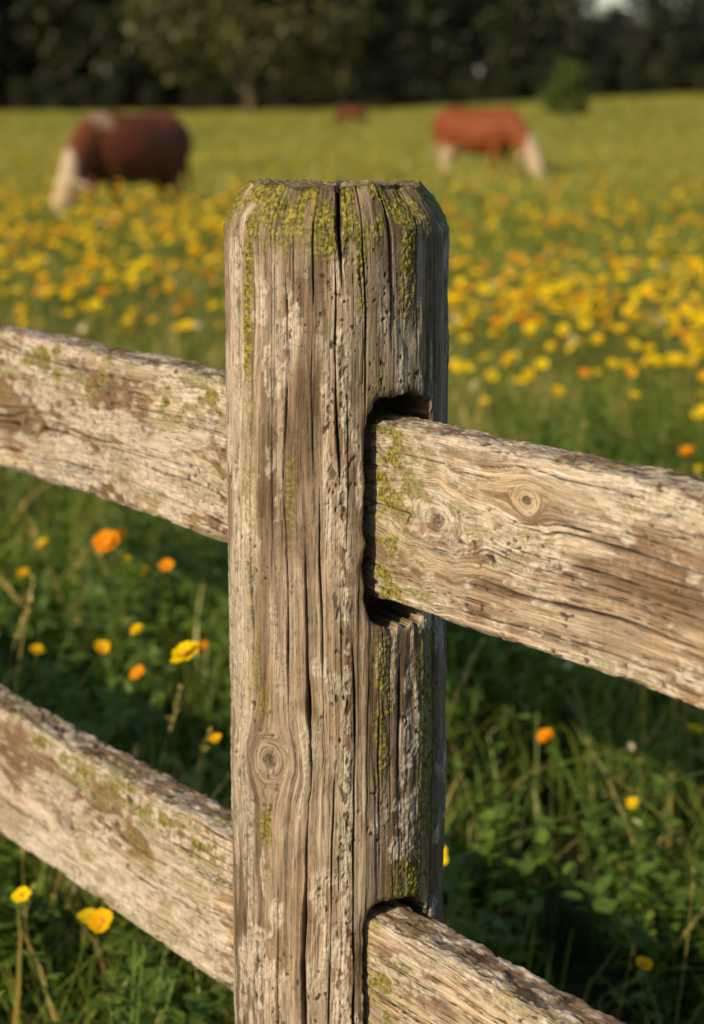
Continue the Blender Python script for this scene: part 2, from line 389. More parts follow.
    ZZ = ZZ+top*(rings-.004*np.exp(-(X-.002)**2/.000003)*(Y < .02))
    crack = np.maximum(crack*SIDE, top*np.exp(-(X-.002)**2/.000004)*(Y < .02))
    crust = crust*SIDE; moss = moss*SIDE+top*ss(.5, .65, fbm(X*90, Y*90, 69, 3))*.8
    gx = np.where(SIDE > .5, g, RR*.8); gz = np.where(SIDE > .5, Z, 2+P*.05)
    if hero:
        for sgn, zs in ((1, ((HC-.418, HC-.230), (HC-.852, HC-.647))), (-1, ((HC-.405, HC-.232), (HC-.83, HC-.635)))):
            fu = TH if sgn > 0 else TH-pi
            d = P-fu; d = (d+pi) % (2*pi)-pi
            s = R0*np.sin(d)*sgn
            for (za, zb) in zs:
                hw = .033; sc = .0085; zc = (za+zb)/2; hh = (zb-za)/2
                rr = .027
                qx = np.abs(s-sc)-(hw-rr); qz = np.abs(Z-zc)-(hh-rr)
                sd = np.hypot(np.maximum(qx, 0), np.maximum(qz, 0))+np.minimum(np.maximum(qx, qz), 0)-rr
                sd = sd+.0036*(fbm(A*60, Z*60, 81, 3)-.5)*2+.006*np.exp(-((Z-za)/.02)**2)*(vn(A*160, Z*30, 83)-.5)*2
                dep = .070*ss(0, -.0022, sd)+.0025*np.clip(1-sd/.006, 0, 1)**2*(sd > 0)+.0025*(sd <= 0)
                dep = dep*(np.cos(d) > .2)
                X -= U[0]*sgn*dep; Y -= U[1]*sgn*dep
                ins = (sd < 0)*(np.cos(d) > .2)
                stain_shade = np.maximum(stain_shade, np.where(ins, .9, .7*np.exp(-np.clip(sd, 0, 1)/.006)*(np.cos(d) > .2)))  # recess shade put into the colour inside the mortise and around its lip
                crust = np.where(ins, 0, crust); crack = np.where(ins, crack*.2, crack)
    Vt = np.stack([X, Y, ZZ], -1)+np.asarray(pos)
    F = grid_faces(len(zz), NC, True)
    me = make_mesh(name, Vt, F, {'gc': np.stack([gx.ravel(), gz.ravel(), np.full(gx.size, seed*1.7)], -1), 'crack': crack.ravel(), 'moss': moss.ravel(),
                                 'lich': np.clip(crust, 0, 1).ravel()*.85, 'stain_shade': np.clip(stain_shade, 0, 1).ravel()})
    return add_obj(name, me, post_mat, parent)

def build_rail(name, parent, sgn, s_front, thick, htop, hbot, length, fine_len, knots, seed, style, base=POST, blobs=()):
    """sgn=+1: runs along +U, -1: the other way."""
    H = htop-hbot
    L = np.concatenate([np.arange(-.02, fine_len, .0012), np.arange(fine_len, length, .012)])
    nf, nt, nb, nm = int(H/.0010), int(thick/.0012), int(H/.004), int(thick/.003)
    f = np.linspace(0, 1, nf, endpoint=False); tt = np.linspace(0, 1, nt, endpoint=False)
    bb = np.linspace(0, 1, nb, endpoint=False); mm = np.linspace(0, 1, nm, endpoint=False)
    n_ = np.concatenate([0*f, tt, 1+0*bb, 1-mm])*thick
    h_ = np.concatenate([f, 1+0*tt, 1-bb, 0*mm])*H
    cper = np.concatenate([f*H, H+tt*thick, H+thick+bb*H, 2*H+thick+mm*thick])
    rc = .0055
    qn = n_-thick/2; qh = h_-H/2
    cn = np.clip(qn, -(thick/2-rc), thick/2-rc); ch = np.clip(qh, -(H/2-rc), H/2-rc)
    dn = qn-cn; dh = qh-ch; dl = np.hypot(dn, dh)
    nn = np.where(dl > 1e-6, dn/np.maximum(dl, 1e-6), 0); nh = np.where(dl > 1e-6, dh/np.maximum(dl, 1e-6), 0)
    bn = cn+nn*rc; bh = ch+nh*rc
    Lg, C = np.meshgrid(L, cper, indexing='ij')
    corner = (np.abs(nn*nh)*2)[None]
    ftop = np.exp(-((cper-H)/.010)**2)[None]
    topm = (ss(H-.003, H+.005, cper)*(1-ss(H+thick, H+thick+.01, cper)))[None]
    wob = C+.020*(fbm(Lg*2.3+seed, C*5, seed, 2)-.5)*2+.005*(fbm(Lg*9+seed, C*14, seed+8, 2)-.5)*2
    g, kn = knot_warp(wob, Lg, [(k[1]+0.0, k[0], k[2], k[3]) for k in knots])
    disp = .0018*(sfbm(Lg*7, C*22, seed+1, 2)-.5)*2
    am = .2+1.1*ss(.4, .7, fbm(Lg*8, C*24, seed+23, 2))
    f1 = sfbm(g*140, Lg*1.8, seed+2, 2); f3 = sfbm(g*520, Lg*9, seed+4, 2)
    disp += .0008*(f1-.5)*2*am+.0005*(f3-.5)*2
    chip = ss(.52, .66, fbm(Lg*30, C*60, seed+5, 3))
    disp -= .0036*chip*np.maximum(corner, ftop*.6)
    disp += topm*(.0022*(fbm(Lg*70, C*150, seed+6, 3)-.5)*2)
    crack = np.zeros_like(C)
    rc_ = np.random.default_rng(seed)
    for i in range(65):
        l0 = rc_.uniform(0, fine_len); ln = rc_.uniform(.04, .30); c0 = rc_.uniform(.006, H+thick-.006)
        w = rc_.uniform(.0002, .0006); d = w*3.5
        if i < 5: ln = rc_.uniform(.25, .6); w = .0011; d = .005; c0 = rc_.uniform(.1, .9)*H
        ri = np.where((L >= l0) & (L <= l0+ln))[0]; ci = np.where(np.abs(cper-c0) < .045)[0]
        if len(ri) < 2 or len(ci) < 2: continue
        sl_ = np.s_[ri[0]:ri[-1]+1, ci[0]:ci[-1]+1]; l = L[ri[0]:ri[-1]+1]
        zc = np.clip((l-l0)/ln, 0, 1); env = np.clip(np.minimum(zc, 1-zc)*6, 0, 1)
        env = env*(.25+1.15*sfbm(l*20, l*0+i, seed+9, 2))
        ww = np.maximum(w*env, 1e-5)[:, None]; cx = c0+.0025*(sfbm(l*14, l*0+i*2.1, seed+10, 4)-.5)
        pr = np.exp(-((g[sl_]-cx[:, None])/ww)**2)*(env > .02)[:, None]
        disp[sl_] -= d*pr; crack[sl_] = np.maximum(crack[sl_], np.clip(pr*1.2, 0, 1)*np.clip(env*1.8, 0, 1)[:, None])
    pit = ss(.74, .80, fbm(Lg*110, C*230, seed+11, 2))*ss(.50, .62, fbm(Lg*14, C*22, seed+12, 2))
    pit = np.maximum(pit, topm*ss(.62, .72, fbm(Lg*60, C*150, seed+13, 3)))
    disp -= .0014*pit; crack = np.maximum(crack, pit*.8)
    disp -= .0008*kn; crack = np.maximum(crack, kn*.72)
    e2 = fbm(Lg*55, C*130, seed+15, 4)
    gr = sfbm(Lg*7, g*130, seed+22, 3)
    big = fbm(Lg*9, C*26, seed+14, 5)
    moss = np.zeros_like(C)
    def blob(l0, h0, rl, rh): return np.exp(-(((Lg-l0)/rl)**2+((C-h0)/rh)**2))
    bl_st = np.zeros_like(C); bl_li = np.zeros_like(C)
    for (kind, l0, h0, rl, rh, a_) in blobs:
        (bl_st if kind == 's' else bl_li)[...] += a_*blob(l0, h0*H, rl, rh*H)
    upb = ss(H*.70, H*.97, C)*(1-topm)
    if style == 'right':
        stain_shade = .85*ss(.50, .61, sfbm(Lg*6, C*26, seed+16, 4)*.6+gr*.3+.1*big+.17*bl_st)*(.45+.55*ss(0, H*.8, C))
        lich = .95*ss(.50, .56, big*.5+e2*.35+gr*.15+.15*bl_li+.045*upb-.01)
        moss = .7*(1-ss(.04, .20, Lg))*ss(.46, .56, e2*.6+big*.4)+.5*ss(.58, .63, e2*.5+big*.5)
    else:
        sb = fbm(Lg*7, C*20, seed+16, 5)*.7+gr*.3
        stain_shade = .9*ss(.49, .56, sb+.16*bl_st)
        lich = .95*ss(.48, .54, big*.5+e2*.35+gr*.15+.15*bl_li+.03*upb)
        moss = .85*ss(.51, .58, e2*.6+big*.4)*np.exp(-((C-H*.86)/.026)**2)+.35*ss(.58, .63, fbm(Lg*26, C*50, seed+24, 4))
    lich = np.maximum(lich*(1-topm), topm*ss(.48, .60, fbm(Lg*45, C*100, seed+25, 4))*.8)
    lich = np.maximum(lich, .9*ftop*ss(.42, .54, fbm(Lg*60, C*60, seed+26, 3)))
    stain_shade = np.maximum(stain_shade, topm*.75)
    disp += .0010*lich*(.5+.5*vn(Lg*300, C*500, seed+19))
    bow_n = .004*(sfbm(L*1.7+seed, L*0, seed+20, 2)-.5)*2; bow_h = .002*(sfbm(L*2.1+seed, L*0, seed+21, 2)-.5)*2
    NO = bn[None]+thick/2+nn[None]*disp+bow_n[:, None]
    HO = bh[None]+H/2+nh[None]*disp+bow_h[:, None]
    S = s_front+NO
    P = base[None, None, :]+Lg[..., None]*U*sgn+S[..., None]*Vv
    P[..., 2] = hbot+HO
    F = grid_faces(len(L), len(cper), True)
    me = make_mesh(name, P, F, {'gc': np.stack([g.ravel(), Lg.ravel(), np.full(g.size, seed*2.3)], -1), 'crack': crack.ravel(),
                                'moss': np.clip(moss, 0, 1).ravel(), 'lich': np.clip(lich, 0, 1).ravel(), 'stain_shade': np.clip(stain_shade, 0, 1).ravel()})
    return add_obj(name, me, rail_mat, parent)

fence = bpy.data.objects.new('wooden_fence', None); scene.collection.objects.link(fence)
build_post('post', True, fence, POST)
BAY = 2.75
build_rail('upper_rail_right', fence, 1, -.014, .044, HC-.251, HC-.394, BAY, .60, [(.297, .107, .0085, 1.9), (.173, .074, .014, 2.1)], 21, 'right',
           blobs=[('s', .11, .6, .05, .5, 1.), ('l', .40, .85, .06, .18, 1.), ('l', .30, .5, .05, .15, .6), ('s', .42, .35, .10, .25, .8), ('l', .22, .95, .05, .1, .8)])
build_rail('upper_rail_left', fence, -1, -.014, .044, HC-.244, HC-.390, BAY, .82, [(.62, .05, .010, 2.)], 33, 'left',
           blobs=[('s', .45, .72, .20, .20, 1.), ('s', .65, .8, .15, .2, .6), ('l', .25, .35, .07, .3, 1.), ('l', .45, .2, .2, .18, .5), ('l', .2, .9, .1, .1, .7)])
build_rail('lower_rail_right', fence, 1, -.014, .044, HC-.660, HC-.815, BAY, .42, [(.5, .05, .01, 1.9)], 45, 'right')
build_rail('lower_rail_left', fence, -1, -.014, .044, HC-.661, HC-.808, BAY, .82, [(.55, .06, .010, 2.)], 57, 'left',
           blobs=[('s', .5, .75, .25, .18, 1.), ('l', .35, .3, .15, .25, .8)])
for sg, nm in ((1, 'post_near_end'), (-1, 'post_far_end')):
    build_post(nm, False, fence, POST+U*sg*BAY+Vv*.008, seed=5+sg, hero=False)

# ------------------------------------------------------------------ terrain
xs = np.concatenate([np.linspace(-700, -60, 26, endpoint=False), np.linspace(-60, 60, 90, endpoint=False), np.linspace(60, 700, 26)])
ys = np.concatenate([np.linspace(-150, -5, 12, endpoint=False), np.linspace(-5, 60, 80, endpoint=False), np.linspace(60, 260, 80, endpoint=False), np.linspace(260, 1400, 40)])
X, Y = np.meshgrid(xs, ys)
T = NT('meadow_soil')
g = T.n('NewGeometry').outputs['Position']
n1 = T.noise(T.vmul(g, (.25, .08, 1)), detail=5, rough=.6)
n2 = T.noise(g, scale=7, detail=5, rough=.7)
n3 = T.noise(T.vmul(g, (.6, .25, 1)), detail=4)
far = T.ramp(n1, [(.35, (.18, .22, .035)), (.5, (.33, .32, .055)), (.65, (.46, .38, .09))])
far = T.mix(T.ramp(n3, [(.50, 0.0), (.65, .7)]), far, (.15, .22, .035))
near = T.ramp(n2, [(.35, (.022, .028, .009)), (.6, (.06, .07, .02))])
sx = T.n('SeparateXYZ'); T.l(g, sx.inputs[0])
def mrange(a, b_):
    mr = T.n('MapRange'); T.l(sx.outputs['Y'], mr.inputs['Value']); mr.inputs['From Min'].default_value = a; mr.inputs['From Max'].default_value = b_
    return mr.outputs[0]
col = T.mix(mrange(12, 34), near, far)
col = T.mix(.6, col, T.ramp(n2, [(.3, .65), (.7, 1.25)]), 'MULTIPLY')
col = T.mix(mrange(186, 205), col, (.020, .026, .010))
b = T.n('BsdfPrincipled'); T.l(col, b.inputs['Base Color']); b.inputs['Roughness'].default_value = .9
b.inputs['Specular IOR Level'].default_value = .1
bp = T.n('Bump'); bp.inputs['Distance'].default_value = .15; T.l(n2, bp.inputs['Height']); T.l(bp.outputs[0], b.inputs['Normal'])
T.l(b.outputs[0], T.out.inputs[0])
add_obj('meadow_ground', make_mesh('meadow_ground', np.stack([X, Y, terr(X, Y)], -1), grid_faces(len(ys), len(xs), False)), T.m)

# ------------------------------------------------------------------ plant sources
def blades(n, radius, h0, h1, w0, w1, lean, r, segs=4, origin=None):
    az = r.uniform(0, 2*pi, n); rr = radius*np.sqrt(r.uniform(0, 1, n)); a2 = r.uniform(0, 2*pi, n)
    bx = rr*np.cos(a2); by = rr*np.sin(a2)
    h = r.uniform(h0, h1, n); w = r.uniform(w0, w1, n); ln = r.uniform(.25, 1, n)*lean
    t = np.linspace(0, 1, segs+1)
    x = bx[:, None]+np.cos(az)[:, None]*(ln*h)[:, None]*t**2.0
    y = by[:, None]+np.sin(az)[:, None]*(ln*h)[:, None]*t**2.0
    z = h[:, None]*(t-.35*(ln[:, None])*t**3)
    ww = w[:, None]*(1-t**2)*.5+.0002
    tw = az+pi/2+r.uniform(-.6, .6, n)
    dx = np.cos(tw)[:, None]*ww; dy = np.sin(tw)[:, None]*ww
    V = np.stack([np.stack([x-dx, y-dy, z], -1), np.stack([x+dx, y+dy, z], -1)], 2)
    base = (np.arange(n)*(segs+1)*2)[:, None]+(np.arange(segs)*2)[None]
    F = np.stack([base, base+1, base+3, base+2], -1).reshape(-1, 4)
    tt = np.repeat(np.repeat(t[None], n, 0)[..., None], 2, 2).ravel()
    rrn = np.repeat(r.uniform(0, 1, n), (segs+1)*2)
    return V.reshape(-1, 3), F, tt, rrn
def leaves(pts, dirs, size, r, aspect=.5, simple=False):
    n = len(pts); d = dirs/np.linalg.norm(dirs, axis=1)[:, None]
    up = np.tile([0, 0, 1.], (n, 1))+r.normal(0, .35, (n, 3))
    s = np.cross(d, up); s /= np.linalg.norm(s, axis=1)[:, None]; nn = np.cross(s, d)
    L = size[:, None]; W = L*aspect*.5
    if simple:
        V = np.stack([pts, pts+d*L*.5+s*W, pts+d*L-nn*L*.1, pts+d*L*.5-s*W], 1).reshape(-1, 3)
        b = np.arange(n)[:, None]*4
        F = (np.array([[0, 1, 2], [0, 2, 3]])[None]+b[:, :, None]).reshape(-1, 3)
        return V, F
    v = [pts, pts+d*L*.35+s*W+nn*L*.06, pts+d*L*.72+s*W*.75+nn*L*.02, pts+d*L-nn*L*.12,
         pts+d*L*.72-s*W*.75+nn*L*.02, pts+d*L*.35-s*W+nn*L*.06, pts+d*L*.5-nn*L*.03]
    V = np.stack(v, 1).reshape(-1, 3); b = np.arange(n)[:, None]*7
    F = np.array([[0, 1, 6], [0, 6, 5], [1, 2, 6], [2, 3, 6], [6, 3, 4], [6, 4, 5]])
    F = (F[None]+b[:, :, None]).reshape(-1, 3)
    return V, F
def tri(F4): return np.concatenate([F4[:, [0, 1, 2]], F4[:, [0, 2, 3]]])
def join(parts):
    V = []; F = []; A = []; B = []; o = 0
    for p in parts:
        V.append(p[0]); f = p[1]
        F.append((tri(f) if f.shape[1] == 4 else f)+o); o += len(p[0]); A.append(p[2]); B.append(p[3])
    return np.concatenate(V), np.concatenate(F), np.concatenate(A), np.concatenate(B)

def src_coll(name): return bpy.data.collections.new(name)
def put(coll, name, data, mat):
    me = make_mesh(name, data[0], data[1], {'tt': data[2], 'rr': data[3]})
    me.materials.append(mat); ob = bpy.data.objects.new(name, me); coll.objects.link(ob); return ob

r = np.random.default_rng(5)
C_grass = src_coll('src_grass')
for i in range(6):
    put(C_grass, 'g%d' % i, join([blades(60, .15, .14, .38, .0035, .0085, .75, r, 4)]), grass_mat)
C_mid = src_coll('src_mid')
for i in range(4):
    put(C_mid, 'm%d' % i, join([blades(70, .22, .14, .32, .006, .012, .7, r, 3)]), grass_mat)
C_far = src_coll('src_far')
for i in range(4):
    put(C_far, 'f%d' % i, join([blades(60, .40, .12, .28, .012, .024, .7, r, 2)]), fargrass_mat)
C_weed = src_coll('src_weed')
def weed(ns, h, lsz, asp):
    P = []; D = []; S = []; parts = []
    for s in range(ns):
        a = r.uniform(0, 2*pi); le = r.uniform(.05, .6); hh = h*r.uniform(.6, 1)
        nl = int(r.integers(9, 15)); tl = np.linspace(.12, 1, nl)
        px = np.cos(a)*le*hh*tl**1.5; py = np.sin(a)*le*hh*tl**1.5; pz = hh*tl
        for j in range(nl):
            for k in range(3):
                aa = r.uniform(0, 2*pi)
                P.append([px[j], py[j], pz[j]]); D.append([cos(aa), sin(aa), r.uniform(-.1, .9)]); S.append(lsz*r.uniform(.5, 1.2)*(1.25-.6*tl[j]))
        t = np.linspace(0, 1, 6); sx_ = np.cos(a)*le*hh*t**1.5; sy_ = np.sin(a)*le*hh*t**1.5
        v = np.stack([np.stack([sx_-.0015, sy_, hh*t], -1), np.stack([sx_+.0015, sy_+.001, hh*t], -1)], 1).reshape(-1, 3)
        f = np.array([[2*q, 2*q+1, 2*q+3, 2*q+2] for q in range(5)])
        parts.append((v, f, np.full(12, .8), np.full(12, .2)))
    V, F = leaves(np.array(P), np.array(D), np.array(S), r, asp)
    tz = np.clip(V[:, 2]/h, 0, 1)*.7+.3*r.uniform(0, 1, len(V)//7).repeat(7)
    parts.append((V, F, tz, np.zeros(len(V))))
    return join(parts)
for i, (ns, h, ls, asp) in enumerate([(6, .34, .050, .5), (7, .28, .040, .75), (5, .44, .042, .28), (8, .25, .060, .6), (6, .38, .032, .5)]):
    put(C_weed, 'w%d' % i, weed(ns, h, ls, asp), weed_mat)
C_stalk = src_coll('src_stalk')
for i in range(4):
    st = blades(5, .08, .42, .66, .0024, .0038, .30, r, 6)
    P = []; D = []; S = []
    Vb = st[0].reshape(5, 7, 2, 3).mean(2)
    for k in range(5):
        tip = Vb[k, -1]; d0 = Vb[k, -1]-Vb[k, -2]; d0 /= np.linalg.norm(d0)
        for q in range(26):
            f = q/26*.075; P.append(tip-d0*f); D.append(d0*1.2+r.normal(0, .5, 3)); S.append(r.uniform(.006, .013))
    V, F = leaves(np.array(P), np.array(D), np.array(S), r, .45, True)
    put(C_stalk, 's%d' % i, join([st, (V, F, np.full(len(V), 1.), np.zeros(len(V)))]), stalk_mat)

def flower(name, npet, pl, pw, cup, mat, double=False):
    V = []; F = []; M = []
    def addv(v): V.append(v); return len(V)-1
    for lay in range(2 if double else 1):
        L = pl*(1-.28*lay); c = cup+.35*lay
        for k in range(npet):
            a = 2*pi*(k+.5*lay)/npet+r.uniform(-.12, .12); ca, sa = cos(a), sin(a); lv = L*r.uniform(.88, 1.08); cu = c+r.uniform(-.12, .12)
            rows = []
            for (t, w) in ((.10, .22), (.45, .85), (.8, 1.0), (1.0, .55)):
                rr_ = lv*t*cos(cu*(1-.25*t)); zz_ = lv*t*sin(cu*(1-.25*t)); ww = pw*w*.5
                rows.append([addv((ca*rr_-sa*o*ww, sa*rr_+ca*o*ww, zz_+abs(o)*pw*.12+.002*lay)) for o in (-1, 0, 1)])
            for i in range(3):
                for j in range(2):
                    F.append((rows[i][j], rows[i][j+1], rows[i+1][j+1], rows[i+1][j])); M.append(0)
    cr = pl*.26; prev = None
    for i in range(4):
        el = i/3*pi/2*.98; rg = [addv((cr*cos(el)*cos(2*pi*k/8), cr*cos(el)*sin(2*pi*k/8), .003+cr*.7*sin(el))) for k in range(8)]
        if prev:
            for k in range(8): F.append((prev[k], prev[(k+1) % 8], rg[(k+1) % 8], rg[k])); M.append(1)
        prev = rg
    prev = None; bendx, bendy = r.uniform(-.05, .05, 2)
    for i, (z, rad) in enumerate([(.001, cr*.9), (-.006, .0032), (-.02, .0014), (-.12, .0014), (-.25, .0016), (-.42, .0018), (-.70, .0022)]):
        bx, by = bendx*(z/.5)**2, bendy*(z/.5)**2+(.45*(abs(z)-.02)*(1-abs(z)*.7) if z < -.02 else 0)
        rg = [addv((bx+rad*cos(2*pi*k/4), by+rad*sin(2*pi*k/4), z)) for k in range(4)]
        if prev:
            for k in range(4): F.append((prev[k], rg[k], rg[(k+1) % 4], prev[(k+1) % 4])); M.append(2)
        prev = rg
    me = make_mesh(name, np.array(V), np.array(F)); me.materials.append(mat); me.materials.append(cen_m); me.materials.append(stem_m)
    me.polygons.foreach_set('material_index', np.array(M, dtype=np.int32)); me.update()
    return me
C_fl = src_coll('src_flowers')
for nm, a in (('fl0', (6, .019, .017, .35, pet_y)), ('fl1', (5, .018, .020, .55, pet_g)), ('fl2', (8, .018, .012, .30, pet_y, True)),
              ('fl3', (7, .018, .014, .45, pet_o, True)), ('fl4', (6, .017, .016, .6, pet_o)), ('fl5', (9, .014, .007, .2, pet_w))):
    me = flower(nm, *a); ob = bpy.data.objects.new(nm, me); C_fl.objects.link(ob)

def scatter(name, pts, rot, scl, idx, coll):
    n = len(pts); me = bpy.data.meshes.new(name); me.vertices.add(n); me.vertices.foreach_set('co', np.asarray(pts, np.float32).ravel())
    a = me.attributes.new('rot', 'FLOAT_VECTOR', 'POINT'); a.data.foreach_set('vector', np.asarray(rot, np.float32).ravel())
    if np.ndim(scl) == 1: scl = np.repeat(np.asarray(scl)[:, None], 3, 1)
    a = me.attributes.new('scl', 'FLOAT_VECTOR', 'POINT'); a.data.foreach_set('vector', np.asarray(scl, np.float32).ravel())
    a = me.attributes.new('idx', 'INT', 'POINT'); a.data.foreach_set('value', np.asarray(idx, np.int32))
    ob = add_obj(name, me)
    ng = bpy.data.node_groups.new(name+'_gn', 'GeometryNodeTree')
    ng.interface.new_socket('Geometry', in_out='INPUT', socket_type='NodeSocketGeometry')
    ng.interface.new_socket('Geometry', in_out='OUTPUT', socket_type='NodeSocketGeometry')
    N = ng.nodes; gi = N.new('NodeGroupInput'); go = N.new('NodeGroupOutput'); ip = N.new('GeometryNodeInstanceOnPoints')
    ci = N.new('GeometryNodeCollectionInfo'); ci.inputs['Collection'].default_value = coll
    ci.inputs['Separate Children'].default_value = True; ci.inputs['Reset Children'].default_value = True
    def na(nm, ty):
        q = N.new('GeometryNodeInputNamedAttribute'); q.data_type = ty; q.inputs['Name'].default_value = nm; return q.outputs['Attribute']
    L = ng.links
    L.new(gi.outputs[0], ip.inputs['Points']); L.new(ci.outputs[0], ip.inputs['Instance']); ip.inputs['Pick Instance'].default_value = True
    L.new(na('idx', 'INT'), ip.inputs['Instance Index']); L.new(na('rot', 'FLOAT_VECTOR'), ip.inputs['Rotation']); L.new(na('scl', 'FLOAT_VECTOR'), ip.inputs['Scale'])
    L.new(ip.outputs[0], go.inputs[0])
    md = ob.modifiers.new('scatter', 'NODES'); md.node_group = ng
    return ob
def pts_zone(y0, y1, dens, marg, r, slope=.16):
    A = (y1-y0)*2*(marg+slope*(y0+y1)/2); n = int(A*dens)
    y = r.uniform(y0, y1, n*2); hw = marg+slope*y; keep = r.uniform(0, 1, n*2) < hw/(marg+slope*y1)
    y = y[keep]; hw = hw[keep]; x = r.uniform(-1, 1, len(y))*hw
    return x, y
def clear_fence(x, y, d=.10):
    s = (x-POST[0])*Vv[0]+(y-POST[1])*Vv[1]
    return np.abs(s) > d
def do_scatter(name, coll, k, zones, tilt):
    X = []; Y = []; S = []
    for (y0, y1, dens, marg, s0, s1, fn) in zones:
        x, y = pts_zone(y0, y1, dens, marg, r)
        kp = clear_fence(x, y)
        if fn is not None: kp &= r.uniform(0, 1, len(x)) < fn(x, y)
        x = x[kp]; y = y[kp]; X.append(x); Y.append(y); S.append(r.uniform(s0, s1, len(x)))
    X = np.concatenate(X); Y = np.concatenate(Y); S = np.concatenate(S); n = len(X)
    hm = .75+.5*fbm(X*.9, Y*.9, 3, 2)
    rot = np.stack([r.normal(0, tilt, n), r.normal(0, tilt, n), r.uniform(0, 2*pi, n)], -1)
    return scatter(name, np.stack([X, Y, terr(X, Y)], -1), rot, S*hm, r.integers(0, k, n), coll)
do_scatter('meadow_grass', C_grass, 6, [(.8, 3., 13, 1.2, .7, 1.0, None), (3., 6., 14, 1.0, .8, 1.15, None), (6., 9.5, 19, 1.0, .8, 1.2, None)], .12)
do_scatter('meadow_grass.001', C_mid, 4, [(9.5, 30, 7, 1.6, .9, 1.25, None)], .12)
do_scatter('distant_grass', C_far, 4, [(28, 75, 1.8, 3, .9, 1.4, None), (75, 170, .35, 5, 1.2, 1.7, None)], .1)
do_scatter('leafy_weeds', C_weed, 5, [(1., 3.0, 22, 1.0, .7, 1.1, lambda x, y: .35+.65*ss(.32, .52, fbm(x*1.6, y*1.6, 9, 2))), (3.0, 7.5, 24, 1.0, .8, 1.35, lambda x, y: .35+.65*ss(.32, .52, fbm(x*1.3, y*1.3, 9, 2)))], .15)
do_scatter('dry_grass_stalks', C_stalk, 4, [(2.6, 12, 4.0, 1.0, .65, 1.1, None)], .28)

# wildflowers
FX = []; FY = []; FZ = []; FI = []; FS = []
def fl_zone(y0, y1, dens, marg, fn, prob, z0, z1, s0=.9, s1=1.3):
    x, y = pts_zone(y0, y1, dens, marg, r); kp = (r.uniform(0, 1, len(x)) < fn(x, y)) & clear_fence(x, y); x = x[kp]; y = y[kp]; n = len(x)
    FX.append(x); FY.append(y); FZ.append(terr(x, y)+r.uniform(z0, z1, n)); FI.append(r.choice(6, n, p=prob)); FS.append(r.uniform(s0, s1, n))
YP = [.46, .18, .28, .03, .02, .03]; OP = [.20, .22, .24, .18, .12, .04]; MP = [.30, .24, .26, .10, .06, .04]
patch = lambda x, y: ss(.44, .62, fbm(x*.55+9, y*.30, 13, 3))
fl_zone(6.2, 11.8, 50, 1.2, lambda x, y: ss(.01, .04, x/y)*ss(6.2, 7.8, y)*(.15+.85*ss(.38, .55, fbm(x*1.1, y*.8, 21, 2))), YP, .40, .58, 1.0, 1.45)
fl_zone(11, 24, 8, 1.5, lambda x, y: .14+.86*patch(x, y), MP, .38, .54, 1.0, 1.45)
fl_zone(9.5, 22, 15, 1.5, lambda x, y: (x < 0)*(.20+.80*patch(x+3, y)), MP, .38, .54, 1.05, 1.55)
fl_zone(24, 42, 1.6, 2, patch, MP, .36, .5, 1.2, 1.7)
fl_zone(4.6, 11, 6.0, 1.2, lambda x, y: .6+0*x, OP, .42, .60, .9, 1.3)
fl_zone(2.7, 5.6, 12., .9, lambda x, y: .7+0*x, [.38, .2, .3, .05, .04, .03], .28, .52, .45, .85)
nrand = sum(len(q) for q in FX)
for (x, y, z, i, s) in [(-.36, 3.5, .655, 3, 1.2), (-.345, 3.52, .66, 4, .9), (-.27, 3.45, .63, 4, .75), (-.345, 3.25, .555, 1, .7), (-.29, 3.2, .53, 4, .75), (-.195, 2.78, .655, 2, 1.15),
                        (-.28, 2.60, .388, 1, .95), (-.30, 2.64, .38, 0, .7), (.325, 2.58, .345, 1, .62), (-.37, 2.6, .42, 0, .6), (.30, 2.9, .62, 2, .45), (.34, 3.4, .50, 1, .6), (-.30, 3.3, .57, 2, .6)]:
    FX.append([x]); FY.append([y]); FZ.append([z]); FI.append([i]); FS.append([s])
FX, FY, FZ, FI, FS = map(np.concatenate, (FX, FY, FZ, FI, FS)); n = len(FX)
rot = np.stack([r.normal(.50, .25, n), r.normal(-.15, .25, n), r.normal(0, .6, n)], -1)
rot[nrand:] = np.stack([r.normal(.60, .12, n-nrand), r.normal(-.1, .12, n-nrand), r.normal(0, .3, n-nrand)], -1)
scatter('wildflowers', np.stack([FX, FY, FZ], -1), rot, FS, FI, C_fl)

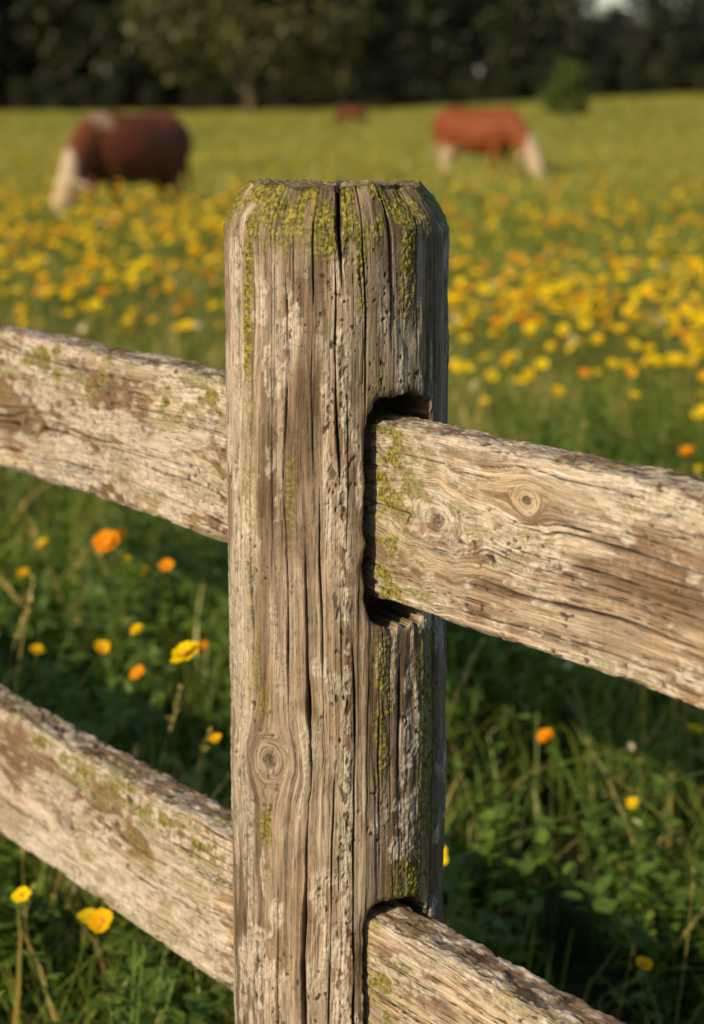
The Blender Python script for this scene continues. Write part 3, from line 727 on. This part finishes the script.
# ------------------------------------------------------------------ trees
def tree(name, h, cr, nleaf, lmat, r, trunk_h=.25, lsz=.5, coll=None):
    parts = []
    def limb(p0, p1, r0, r1, n=6):
        t = np.linspace(0, 1, n); c = p0+(p1-p0)*t[:, None]+np.outer(np.sin(t*pi), r.normal(0, .03*np.linalg.norm(p1-p0), 3)); rad = r0+(r1-r0)*t
        a = np.linspace(0, 2*pi, 7, endpoint=False)
        d = (p1-p0)/np.linalg.norm(p1-p0); s = np.cross(d, [.3, .9, .1]); s /= np.linalg.norm(s); q = np.cross(d, s)
        v = c[:, None]+rad[:, None, None]*(np.cos(a)[None, :, None]*s+np.sin(a)[None, :, None]*q)
        f = tri(grid_faces(n, 7, True)); parts.append((v.reshape(-1, 3), f, np.zeros(n*7), np.zeros(n*7)))
    z0 = h*trunk_h
    limb(np.zeros(3), np.array([0, 0, h*.7]), h*.03, h*.008, 8)
    cents = []
    nl = 15
    for k in range(nl):
        a = k*2.4; e = (k+.5)/nl; zz_ = z0+(h-z0)*(.12+.78*e); rr_ = cr*math.sqrt(max(.05, 1-(2*e-.75)**2*.8))*r.uniform(.35, .78)
        c = np.array([cos(a)*rr_, sin(a)*rr_, zz_]); cents.append((c, cr*r.uniform(.28, .45)))
        limb(np.array([0, 0, max(.1*h, zz_-.25*h)]), c, h*.011, h*.003, 5)
    nbf = sum(len(p[1]) for p in parts)
    m = nleaf//nl; P = []; TT = []
    for c, rad in cents:
        d = r.normal(0, 1, (m, 3)); d /= np.linalg.norm(d, axis=1)[:, None]; q = r.uniform(.45, 1.12, m)**.6
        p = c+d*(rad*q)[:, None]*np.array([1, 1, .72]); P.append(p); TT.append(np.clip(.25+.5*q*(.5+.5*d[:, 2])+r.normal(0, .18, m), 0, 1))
    P = np.concatenate(P); TT = np.concatenate(TT)
    V, F = leaves(P, r.normal(0, 1, P.shape), r.uniform(.5, 1.2, len(P))*lsz, r, .8, True)
    parts.append((V, F, TT.repeat(4), np.zeros(len(V))))
    d = join(parts); me = make_mesh(name, d[0], d[1], {'tt': d[2], 'rr': d[3]})
    me.materials.append(bark_m); me.materials.append(lmat)
    mi = np.ones(len(d[1]), np.int32); mi[:nbf] = 0; me.polygons.foreach_set('material_index', mi); me.update()
    ob = bpy.data.objects.new(name, me)
    (coll.objects if coll else scene.collection.objects).link(ob)
    return ob
rt = np.random.default_rng(3)
C_tree = src_coll('src_trees')
for i, (h, cr, th) in enumerate([(15, 5.2, .16), (13, 5.8, .12), (17, 5.5, .18), (12, 4.6, .08)]):
    tree('t%d' % i, h, cr, 4200, tree_leaf, rt, th, .68, C_tree)
TX = []; TY = []; TS = []
for y0, dx, off in ((188, 5.4, 0), (200, 5.4, 2.4), (216, 6, 1)):
    for x in np.arange(-80, 90, dx):
        X_ = x+off+rt.uniform(-1.2, 1.2)
        TX.append(X_); TY.append(y0+rt.uniform(-3, 3))
        q = X_/y0
        base = 1.0 if q < .06 else (.68 if q < .085 else .57)
        TS.append(base*rt.uniform(.85, 1.08))
for yy, s0, s1 in ((183, .16, .26), (187, .26, .36), (196, .3, .42)):
    for x in np.arange(-75, 85, 2.4):
        TX.append(x+rt.uniform(-.8, .8)); TY.append(yy+rt.uniform(-2, 2)); TS.append(rt.uniform(s0, s1))
TX, TY, TS = map(np.array, (TX, TY, TS)); n = len(TX)
TI = rt.integers(0, 4, n); sm = TS < .45; TI[sm] = 3
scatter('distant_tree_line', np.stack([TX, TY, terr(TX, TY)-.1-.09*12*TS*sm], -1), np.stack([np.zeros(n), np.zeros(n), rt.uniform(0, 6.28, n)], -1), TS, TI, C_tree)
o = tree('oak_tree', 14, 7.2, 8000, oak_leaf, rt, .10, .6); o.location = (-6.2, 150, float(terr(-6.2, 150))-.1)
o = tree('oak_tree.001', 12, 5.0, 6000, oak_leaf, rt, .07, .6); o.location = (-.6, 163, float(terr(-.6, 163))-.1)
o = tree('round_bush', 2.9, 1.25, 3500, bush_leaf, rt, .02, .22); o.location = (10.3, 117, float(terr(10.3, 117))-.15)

# ------------------------------------------------------------------ light
el, az = radians(25), radians(42)
to_sun = Vector((-sin(az)*cos(el), -cos(az)*cos(el), sin(el)))
sd = bpy.data.lights.new('sun', 'SUN'); sd.energy = 5.0; sd.angle = radians(.5); sd.color = (1, .77, .48)
so = bpy.data.objects.new('sun', sd); scene.collection.objects.link(so); so.rotation_euler = (-to_sun).to_track_quat('-Z', 'Y').to_euler()
w = bpy.data.worlds.new('World'); scene.world = w; w.use_nodes = True
nt = w.node_tree; bg = nt.nodes['Background']; sk = nt.nodes.new('ShaderNodeTexSky'); sk.sky_type = 'NISHITA'; sk.sun_disc = False
sk.sun_elevation = el; sk.sun_rotation = radians(180)+az; sk.air_density = 1.0; sk.dust_density = 1.0
nt.links.new(sk.outputs[0], bg.inputs[0]); bg.inputs[1].default_value = .11

# ------------------------------------------------------------------ camera
cd = bpy.data.cameras.new('camera'); cam = bpy.data.objects.new('camera', cd); scene.collection.objects.link(cam); scene.camera = cam
cd.lens = 85; cd.sensor_width = 36; cd.clip_end = 3000; cd.clip_start = .05
cam.location = (0, 0, HC); cam.rotation_euler = (radians(90-9.67), 0, 0)
cd.dof.use_dof = True; cd.dof.focus_distance = 1.90; cd.dof.aperture_fstop = 7.0; cd.dof.aperture_blades = 0
scene.view_settings.view_transform = 'Standard'; scene.view_settings.look = 'None'; scene.view_settings.exposure = 0
